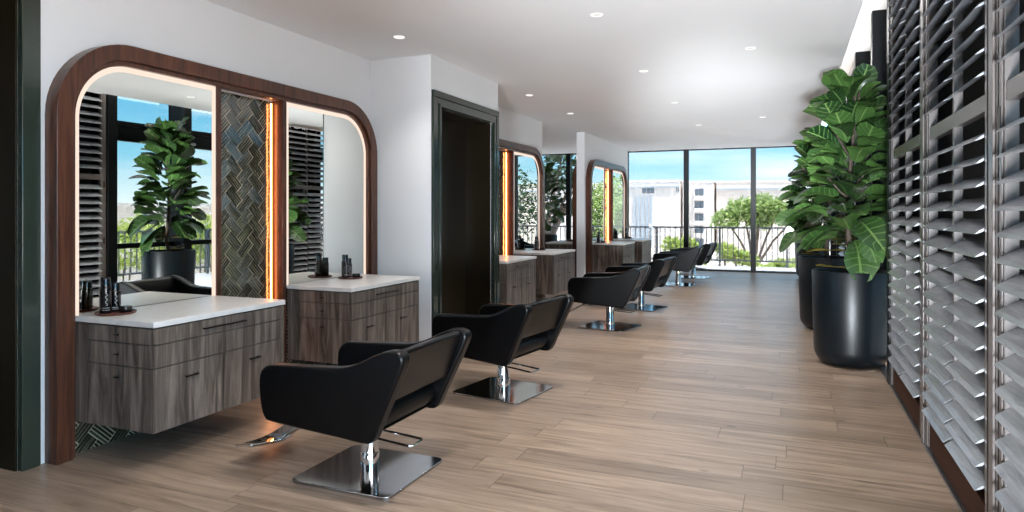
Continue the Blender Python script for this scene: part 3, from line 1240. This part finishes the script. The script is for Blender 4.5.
win2 = struct_empty('window_2', 'black framed window wall on the right behind the fig trees', (0.96, 0, 0))
MY = [6.05, 7.22, 9.00, 10.75, 12.5, 14.3, YB]
for y in MY[:-1]:
    b_ = nb()
    add_box(b_, -0.255, 0.06, y - 0.065, y + 0.065, 0.0, POCKET)
    obj('mullion', b_, M['black_metal'], win2, bevel=0.003)
b_ = nb()
add_box(b_, -0.05, 0.05, 6.11, YB, 2.30, 2.52)
add_box(b_, -0.07, 0.07, 6.11, YB, 2.50, 2.56)
obj('transom', b_, M['black_metal'], win2, bevel=0.003)
b_ = nb()
add_box(b_, -0.04, 0.04, 6.11, YB, 0.86, 0.93)
obj('guard_rail', b_, M['black_metal'], win2, bevel=0.003)
b_ = nb()
add_box(b_, -0.05, 0.05, 6.11, YB, 0.0, 0.04)
obj('sill', b_, M['black_metal'], win2)
for a, c in zip(MY, MY[1:]):
    b_ = nb()
    add_box(b_, -0.003, 0.003, a + 0.06, c - 0.06, 0.04, POCKET)
    obj('pane', b_, M['glass'], win2)

# ---------------------------------------------------------------- downlights
DL = [(-3.0, 4.82), (-1.32, 4.83), (-0.33, 6.33), (-1.40, 6.94), (-3.0, 7.83), (-3.0, 9.52), (-1.43, 9.10), (-0.40, 11.0), (-1.42, 11.6),
      (-1.3, 2.6), (-3.0, 3.2)]
where_dl = ['nearest the white pier', 'nearest one, centre of the picture top', 'over the fig trees', 'second in the middle row', 'above the second station, nearer',
            'above the second station, farther', 'third in the middle row', 'right row, farther', 'middle row, farthest',
            'over the nearest chair aisle', 'over the nearest chair']
proto_dl = None
for (x, y), w in zip(DL, where_dl):
    lab = 'small recessed ceiling downlight ' + w
    if proto_dl is None:
        t = thing('ceiling_downlight', lab, 'downlight', (x, y, CEIL), 0, 'recessed ceiling downlights')
        b_ = nb()
        add_lathe(b_, [(0.030, -0.001), (0.042, -0.006), (0.047, 0.0)], seg=28)
        obj('trim_ring', b_, M['ring'], t, smooth=True)
        b_ = nb()
        add_lathe(b_, [(0, -0.0012), (0.030, -0.0012)], seg=28)
        obj('lens', b_, M['lens'], t)
        proto_dl = t
    else:
        dup(proto_dl, (x, y, CEIL), 0, lab)
for (x, y) in DL:
    add_light('downlight_lamp', 'SPOT', (x, y, CEIL - 0.01), (0, 0, 0), 45 if x < -2 else 165, (1, 0.97, 0.94), spot_size=math.radians(115), spot_blend=0.8, shadow_soft_size=0.05)


# ---------------------------------------------------------------- fig trees
def add_leaf(bm, uvl, base, direction, up, length, width, droop, cup, rnd, nu=7, nv=4):
    d = direction.normalized()
    s = d.cross(up)
    if s.length < 1e-3:
        s = Vector((1, 0, 0))
    s.normalize()
    n_ = s.cross(d).normalized()
    grid = []
    ph = rnd.uniform(0, 6)
    for i in range(nu + 1):
        u = i / nu
        # fiddle outline: narrow waist low, broad rounded top
        w = width * (0.08, 0.40, 0.56, 0.70, 0.90, 1.0, 0.92, 0.52)[min(i, 7)] if nu == 7 else width * max(0.08, math.sin(u * PI))
        row = []
        for j in range(nv + 1):
            v = j / nv * 2 - 1
            z = -droop * u * u * length + cup * abs(v) * w * 0.6 + 0.05 * width * math.sin(u * 9 + ph + v * 2) * abs(v)
            p = base + d * (u * length) + s * (v * w * 0.5) + n_ * z
            row.append((bm.verts.new(p), (u, j / nv)))
        grid.append(row)
    for i in range(nu):
        for j in range(nv):
            q = [grid[i][j], grid[i + 1][j], grid[i + 1][j + 1], grid[i][j + 1]]
            f = bm.faces.new([a[0] for a in q])
            f.smooth = True
            for lp, a in zip(f.loops, q):
                lp[uvl].uv = a[1]


def make_pot(parent):
    b_ = nb()
    R, Hh = 0.322, 0.83
    prof = [(0, 0.0), (R - 0.14, 0.0)]
    for i in range(1, 9):
        a = i * (PI / 2) / 8
        prof.append((R - 0.14 + 0.125 * math.sin(a), 0.14 - 0.14 * math.cos(a)))
    prof += [(R, Hh - 0.01), (R - 0.004, Hh), (R - 0.022, Hh), (R - 0.026, Hh - 0.01), (R - 0.03, Hh - 0.07), (0, Hh - 0.07)]
    add_lathe(b_, prof, seg=56)
    return b_


def make_fig(loc, seed, label, top=2.60, nleaf=130, spread=1.0, group='potted fiddle leaf fig trees', low=True):
    rnd = random.Random(seed)
    t = thing('potted_fig_tree', label, 'potted plant', loc, 0, group)
    obj('planter', make_pot(t), M['pot'], t, smooth=True, angle=50)
    b_ = nb()
    add_lathe(b_, [(0, 0.775), (0.15, 0.772), (0.292, 0.764)], seg=30)
    obj('soil', b_, M['soil'], t)
    # trunk
    b_ = nb()
    tp = [Vector((0.0, 0.0, 0.76))]
    for i in range(1, 9):
        s = i / 8
        tp.append(Vector((0.03 * math.sin(s * 5 + seed), 0.03 * math.cos(s * 4 + seed) - 0.03, 0.76 + (top - 0.98) * s)))
    add_tube(b_, tp, [0.024 - 0.0018 * i for i in range(9)], 10)
    branches = []
    for k in range(7):
        s = 0.42 + 0.075 * k
        p = tp[0].lerp(tp[-1], s)
        a = k * 2.4 + seed
        q = p + Vector((math.cos(a), math.sin(a), 1.1)) * (0.20 + 0.04 * (k % 3))
        add_tube(b_, [p, p.lerp(q, 0.5) + Vector((0, 0, -0.02)), q], [0.012, 0.009, 0.006], 7)
        branches.append((p, q))
    obj('trunk', b_, M['bark'], t, smooth=True)
    b_ = nb()
    uvl = b_.loops.layers.uv.new('UVMap')
    for k in range(nleaf):
        s = (k + rnd.random()) / nleaf
        z = 1.14 + (top - 1.29) * s ** 0.95
        a = k * 2.39996 + rnd.uniform(-0.6, 0.6)
        # crown envelope
        env = 0.20 + 0.30 * math.sin(min(1.0, (s + 0.12) * 1.15) * PI) ** 0.8 if s < 0.85 else 0.20
        env *= spread
        rr = rnd.uniform(0.15, 0.62) * env
        base = Vector((math.cos(a) * rr * 0.6, math.sin(a) * rr * 0.6, z - 0.05))
        lift = -0.08 + 1.6 * s + rnd.uniform(-0.6, 0.6)
        d = Vector((math.cos(a), math.sin(a), lift))
        L_ = rnd.uniform(0.22, 0.34) * (1.12 if s < 0.35 else 1.0 if s < 0.8 else 0.85)
        add_leaf(b_, uvl, base + d.normalized() * 0.05, d, Vector((rnd.uniform(-0.6, 0.6), rnd.uniform(-0.6, 0.6), 1)), L_, L_ * rnd.uniform(0.62, 0.80), rnd.uniform(0.1, 0.7), rnd.uniform(0.1, 0.5), rnd)
    obj('foliage', b_, M['fig'], t)
    if low:
        b_ = nb()
        uvl = b_.loops.layers.uv.new('UVMap')
        for (a, z, L_, dr) in ((2.9, 1.00, 0.34, 0.1), (0.2, 1.03, 0.24, 0.0), (3.3, 0.85, 0.26, 0.0), (5.2, 0.98, 0.26, 0.1)):
            add_leaf(b_, uvl, Vector((math.cos(a) * 0.03, math.sin(a) * 0.03, z)), Vector((math.cos(a), math.sin(a) * 0.8, 0.05)), Vector((0, 0, 1)),
                     L_, L_ * 0.42, dr, 0.2, rnd)
        lo = obj('yellowing_leaves', b_, M['yellow_leaf'], t)
    return t


make_fig((0.495, 6.72, 0), 3, 'tallest nearest fiddle leaf fig in a dark planter by the shutters', top=2.60, nleaf=135, spread=0.88)
make_fig((0.40, 8.62, 0), 11, 'second fiddle leaf fig in a dark planter, behind the nearest one', top=2.40, nleaf=130, spread=1.05)
make_fig((0.40, 15.1, 0), 23, 'farthest fiddle leaf fig in a dark planter at the back windows', top=2.55, nleaf=120, spread=1.6)
make_fig((-5.25, 14.6, 0), 31, 'fiddle leaf fig glimpsed through the gap left of the partition', top=2.45, nleaf=60, low=False)

# ---------------------------------------------------------------- terrace
bm = nb()
add_box(bm, 1.06, 4.9, -4.2, 18.0, -0.25, -0.02)
add_box(bm, -10.0, 1.06, YB + 0.07, 18.0, -0.25, -0.02)
struct('terrace_floor', bm, M['terrace'], label='pale grey terrace floor outside the windows', cat='terrace')


def railing(p0, p1, label, sp=0.13):
    p0, p1 = Vector(p0), Vector(p1)
    t = thing('terrace_railing', label, 'railing', p0, 0, None)
    d = (p1 - p0)
    Lr = d.length
    alongx = abs(d.x) > abs(d.y)

    def bx(b_, a, c, hw, z0, z1):
        if alongx:
            add_box(b_, a, c, -hw, hw, z0, z1)
        else:
            add_box(b_, -hw, hw, a, c, z0, z1)
    b_ = nb()
    bx(b_, 0, Lr, 0.025, 0.935, 0.975)
    obj('top_rail', b_, M['rail'], t)
    b_ = nb()
    bx(b_, 0, Lr, 0.018, 0.11, 0.15)
    obj('bottom_rail', b_, M['rail'], t)
    n = int(Lr / 1.55)
    for i in range(n + 1):
        b_ = nb()
        a = Lr * i / n
        bx(b_, a - 0.025, a + 0.025, 0.024, -0.02, 0.934)
        obj('post', b_, M['rail'], t)
    nbal = min(99, int(Lr / sp))
    first = None
    for i in range(1, nbal):
        a = Lr * i / nbal
        if first is None:
            b_ = nb()
            bx(b_, -0.009, 0.009, 0.009, 0.15, 0.935)
            first = obj('baluster', b_, M['rail'], t)
            f = first
        else:
            f = first.copy()
            C.objects.link(f)
            f.parent = t
        f.location = (a, 0, 0) if alongx else (0, a, 0)
    return t


railing((-8.0, 17.85, 0), (4.66, 17.85, 0), 'grey metal railing of the terrace beyond the back windows')
railing((4.72, 4.9, 0), (4.72, 17.80, 0), 'grey metal terrace railing beyond the right windows, seen in the mirror')

# ---------------------------------------------------------------- surroundings
bm = nb()
add_box(bm, -200, 250, -60, 260, -7.2, -7.0)
struct('ground', bm, M['street'], label='pale street and ground below the terrace', cat='ground')


def tree(loc, label, blobs, trunk_h, mat, nl, leaf, seed, group, base=-7.0, cat='tree', name='broadleaf_tree'):
    rnd = random.Random(seed)
    t = thing(name, label, cat, (loc[0], loc[1], base), 0, group)
    h0 = trunk_h
    b_ = nb()
    if trunk_h > 0:
        add_tube(b_, [(0, 0, 0), (0.1, 0.05, h0 * 0.5), (0.0, 0.1, h0)], [0.22, 0.17, 0.12], 8)
        for (bx_, by_, bz_, br_) in blobs:
            add_tube(b_, [(0, 0.1, h0 * 0.85), (bx_ * 0.5, by_ * 0.5, h0 + (bz_ - base - h0) * 0.4), (bx_, by_, bz_ - base)], [0.10, 0.06, 0.03], 6)
    else:
        for k in range(5):
            a = k * 1.26
            add_tube(b_, [(0, 0, 0), (math.cos(a) * 0.4, math.sin(a) * 0.4, blobs[0][2] - base)], [0.06, 0.02], 6)
    obj('trunk', b_, M['trunk'], t)
    b_ = nb()
    uvl = b_.loops.layers.uv.new('UVMap')
    tot = sum(b[3] ** 2 for b in blobs)
    for (bx_, by_, bz_, br_) in blobs:
        for k in range(int(nl * br_ ** 2 / tot)):
            v = Vector((rnd.gauss(0, 1), rnd.gauss(0, 1), rnd.gauss(0, 1)))
            v.normalize()
            v *= br_ * rnd.uniform(0.45, 1.0)
            v.z *= 0.7
            p = Vector((bx_, by_, bz_ - base)) + v
            d = Vector((rnd.uniform(-1, 1), rnd.uniform(-1, 1), rnd.uniform(-0.6, 0.8))).normalized()
            L_ = leaf * rnd.uniform(0.7, 1.3)
            s_ = d.cross(Vector((rnd.uniform(-1, 1), rnd.uniform(-1, 1), 1))).normalized() * L_ * 0.3
            q = [(p, (0, 0.2)), (p + d * L_ * 0.5 - s_, (0.5, 0.1)), (p + d * L_, (1, 0.2)), (p + d * L_ * 0.5 + s_, (0.5, 0.3))]
            f = b_.faces.new([b_.verts.new(a[0]) for a in q])
            for lp, a in zip(f.loops, q):
                lp[uvl].uv = a[1]
    obj('foliage', b_, mat, t)
    return t


def crown(rnd, w, h, n, z):
    return [(rnd.uniform(-w, w), rnd.uniform(-w * 0.6, w * 0.6), z + rnd.uniform(-h, h), rnd.uniform(0.35, 0.6) * w) for _ in range(n)]


R_ = random.Random(5)
GT = 'trees beyond the terrace'
tree((-1.9, 40), 'spreading light green tree crossed by the right back mullion', [(-1.5, 0, 0.9, 0.9), (-0.6, 0.3, 1.5, 1.0), (0.4, 0, 1.7, 1.0), (1.3, 0.2, 1.5, 0.9), (0.2, 0.5, 0.9, 0.9), (2.0, 0, 0.9, 0.7)], 6.0, M['tree_leaf'], 3200, 0.26, 1, GT)
tree((2.9, 46), 'light green tree partly hidden by the potted figs', [(-1.6, 0, 1.2, 0.9), (-0.6, 0.3, 2.2, 1.2), (0.6, 0, 1.7, 1.3), (1.4, 0.2, 0.6, 1.2)], 6.0, M['tree_leaf'], 2600, 0.26, 2, GT)
tree((7.4, 54), 'bushy green tree reflected in the farthest mirror', crown(R_, 3.2, 1.6, 10, 1.6), 6.0, M['tree_leaf'], 5000, 0.34, 3, GT)
tree((13.0, 42), 'grey-green tree reflected in the second station mirror', crown(R_, 3.8, 2.6, 12, 2.4), 6.5, M['tree_dark'], 4200, 0.30, 4, GT)
tree((-10.9, 30), 'dark leafy tree seen through the gap left of the partition', crown(R_, 2.0, 2.0, 13, 3.0), 7.0, M['tree_dark'], 3000, 0.30, 5, GT)
GH = 'bushes below the terrace'
for i, (x, y, w, z, lab) in enumerate([
        (-3.6, 27.0, 0.8, -0.3, 'yellow-green bush right behind the far chairs beyond the railing'),
        (-2.2, 29.0, 0.7, -0.7, 'yellow-green bush left of the right back mullion'),
        (0.0, 24.0, 0.7, -0.6, 'low green bush right of the right back mullion'),
        (9.5, 7.2, 1.5, 0.1, 'bright hedge bush left in the first mirror, beyond the side railing'),
        (9.8, 10.0, 1.5, 0.0, 'bright hedge bush behind the reflected planter'),
        (9.6, 12.8, 1.5, 0.3, 'bright hedge bush right in the first mirror'),
        (10.0, 16.0, 1.6, 0.5, 'tallest bright hedge bush at the far end of the side railing')]):
    tree((x, y), lab, crown(R_, w, 0.6, 7, z), 0, M['hedge'], 2600 if x > 5 else 1500, 0.16 if x > 5 else 0.2, 20 + i, GH, cat='bush', name='bush')


def far_building(name, label, loc, W, Dp, H, parts):
    t = thing(name, label, 'building', loc, 0, 'buildings across the street')
    b_ = nb()
    add_box(b_, 0, W, 0, Dp, 0, H)
    obj('wall', b_, parts.get('mat', M['stucco']), t)
    b_ = nb()
    add_box(b_, -0.15, W + 0.15, -0.15, Dp, H - 0.05, H + 0.35)
    obj('parapet', b_, M['stucco'], t)
    for (x0, x1, z0, z1) in parts.get('windows', []):
        b_ = nb()
        add_box(b_, x0, x1, -0.06, 0.05, z0, z1)
        wf = obj('window', b_, M['bglass'], t)
        b_ = nb()
        nn = max(2, int((x1 - x0) / 0.8))
        for k in range(nn + 1):
            xx = x0 + (x1 - x0) * k / nn
            add_box(b_, xx - 0.04, xx + 0.04, -0.1, -0.05, z0, z1)
        obj('window_bars', b_, M['stucco'], wf)
    if 'band' in parts:
        b_ = nb()
        add_box(b_, 0.1, W - 0.1, -0.5, 0.02, parts['band'], parts['band'] + 0.35)
        obj('eaves_band', b_, M['fin'], t)
    for (x0, x1, z0, z1) in parts.get('fins', []):
        b_ = nb()
        add_box(b_, x0, x1, -0.35, 0.02, z0, z1)
        obj('wall_fin', b_, M['fin'], t)
    for (x0, x1, z0) in parts.get('balconies', []):
        b_ = nb()
        add_box(b_, x0, x1, -0.05, 0.1, z0, z0 + 2.3)
        obj('balcony_door', b_, M['bglass'], t)
        b_ = nb()
        add_box(b_, x0 - 0.2, x1 + 0.2, -1.2, 0.05, z0 - 0.2, z0)
        add_box(b_, x0 - 0.2, x1 + 0.2, -1.2, -1.12, z0, z0 + 0.7)
        add_box(b_, x0 - 0.2, x0 - 0.1, -1.2, 0.05, z0, z0 + 2.5)
        obj('balcony', b_, M['stucco'], t)
    return t


BY = 155.0
far_building('apartment_building', 'long white building with blue-grey wall fins, left part of the back view', (-62.0, BY, -7.0), 38.8, 30, 15.3, dict(
    windows=[(30.4, 33.2, 12.6, 13.9), (38.0, 38.8, 12.8, 13.9)],
    fins=[(28.4 + 0.95 * k, 28.9 + 0.95 * k, 0.5, 11.9) for k in range(5)], band=13.9))
far_building('apartment_building', 'white building with stacked balconies, middle of the back view', (-22.7, BY + 1.5, -7.0), 6.6, 30, 15.0, dict(
    windows=[(0.3, 1.3, 12.4, 13.5)],
    balconies=[(2.7, 4.6, 0.1), (2.7, 4.6, 2.9), (2.7, 4.6, 5.7), (2.7, 4.6, 8.5), (2.7, 4.6, 11.3)]))
far_building('apartment_building', 'plain cream building behind the spreading green trees', (-15.6, BY + 4, -7.0), 90, 30, 15.0, dict(
    mat=M['stucco2'], band=13.3))
b2 = far_building('apartment_building', 'long pale building across the side street, seen in the first mirror', (70.0, 8.0, -7.0), 62, 14, 8.8, dict(
    mat=M['stucco2'], windows=[(4 + 5 * k, 6.5 + 5 * k, 5.2, 6.8) for k in range(11)]))
b2.rotation_euler = (0, 0, -PI / 2)
b2.location = (46.0, 70.0, -7.0)
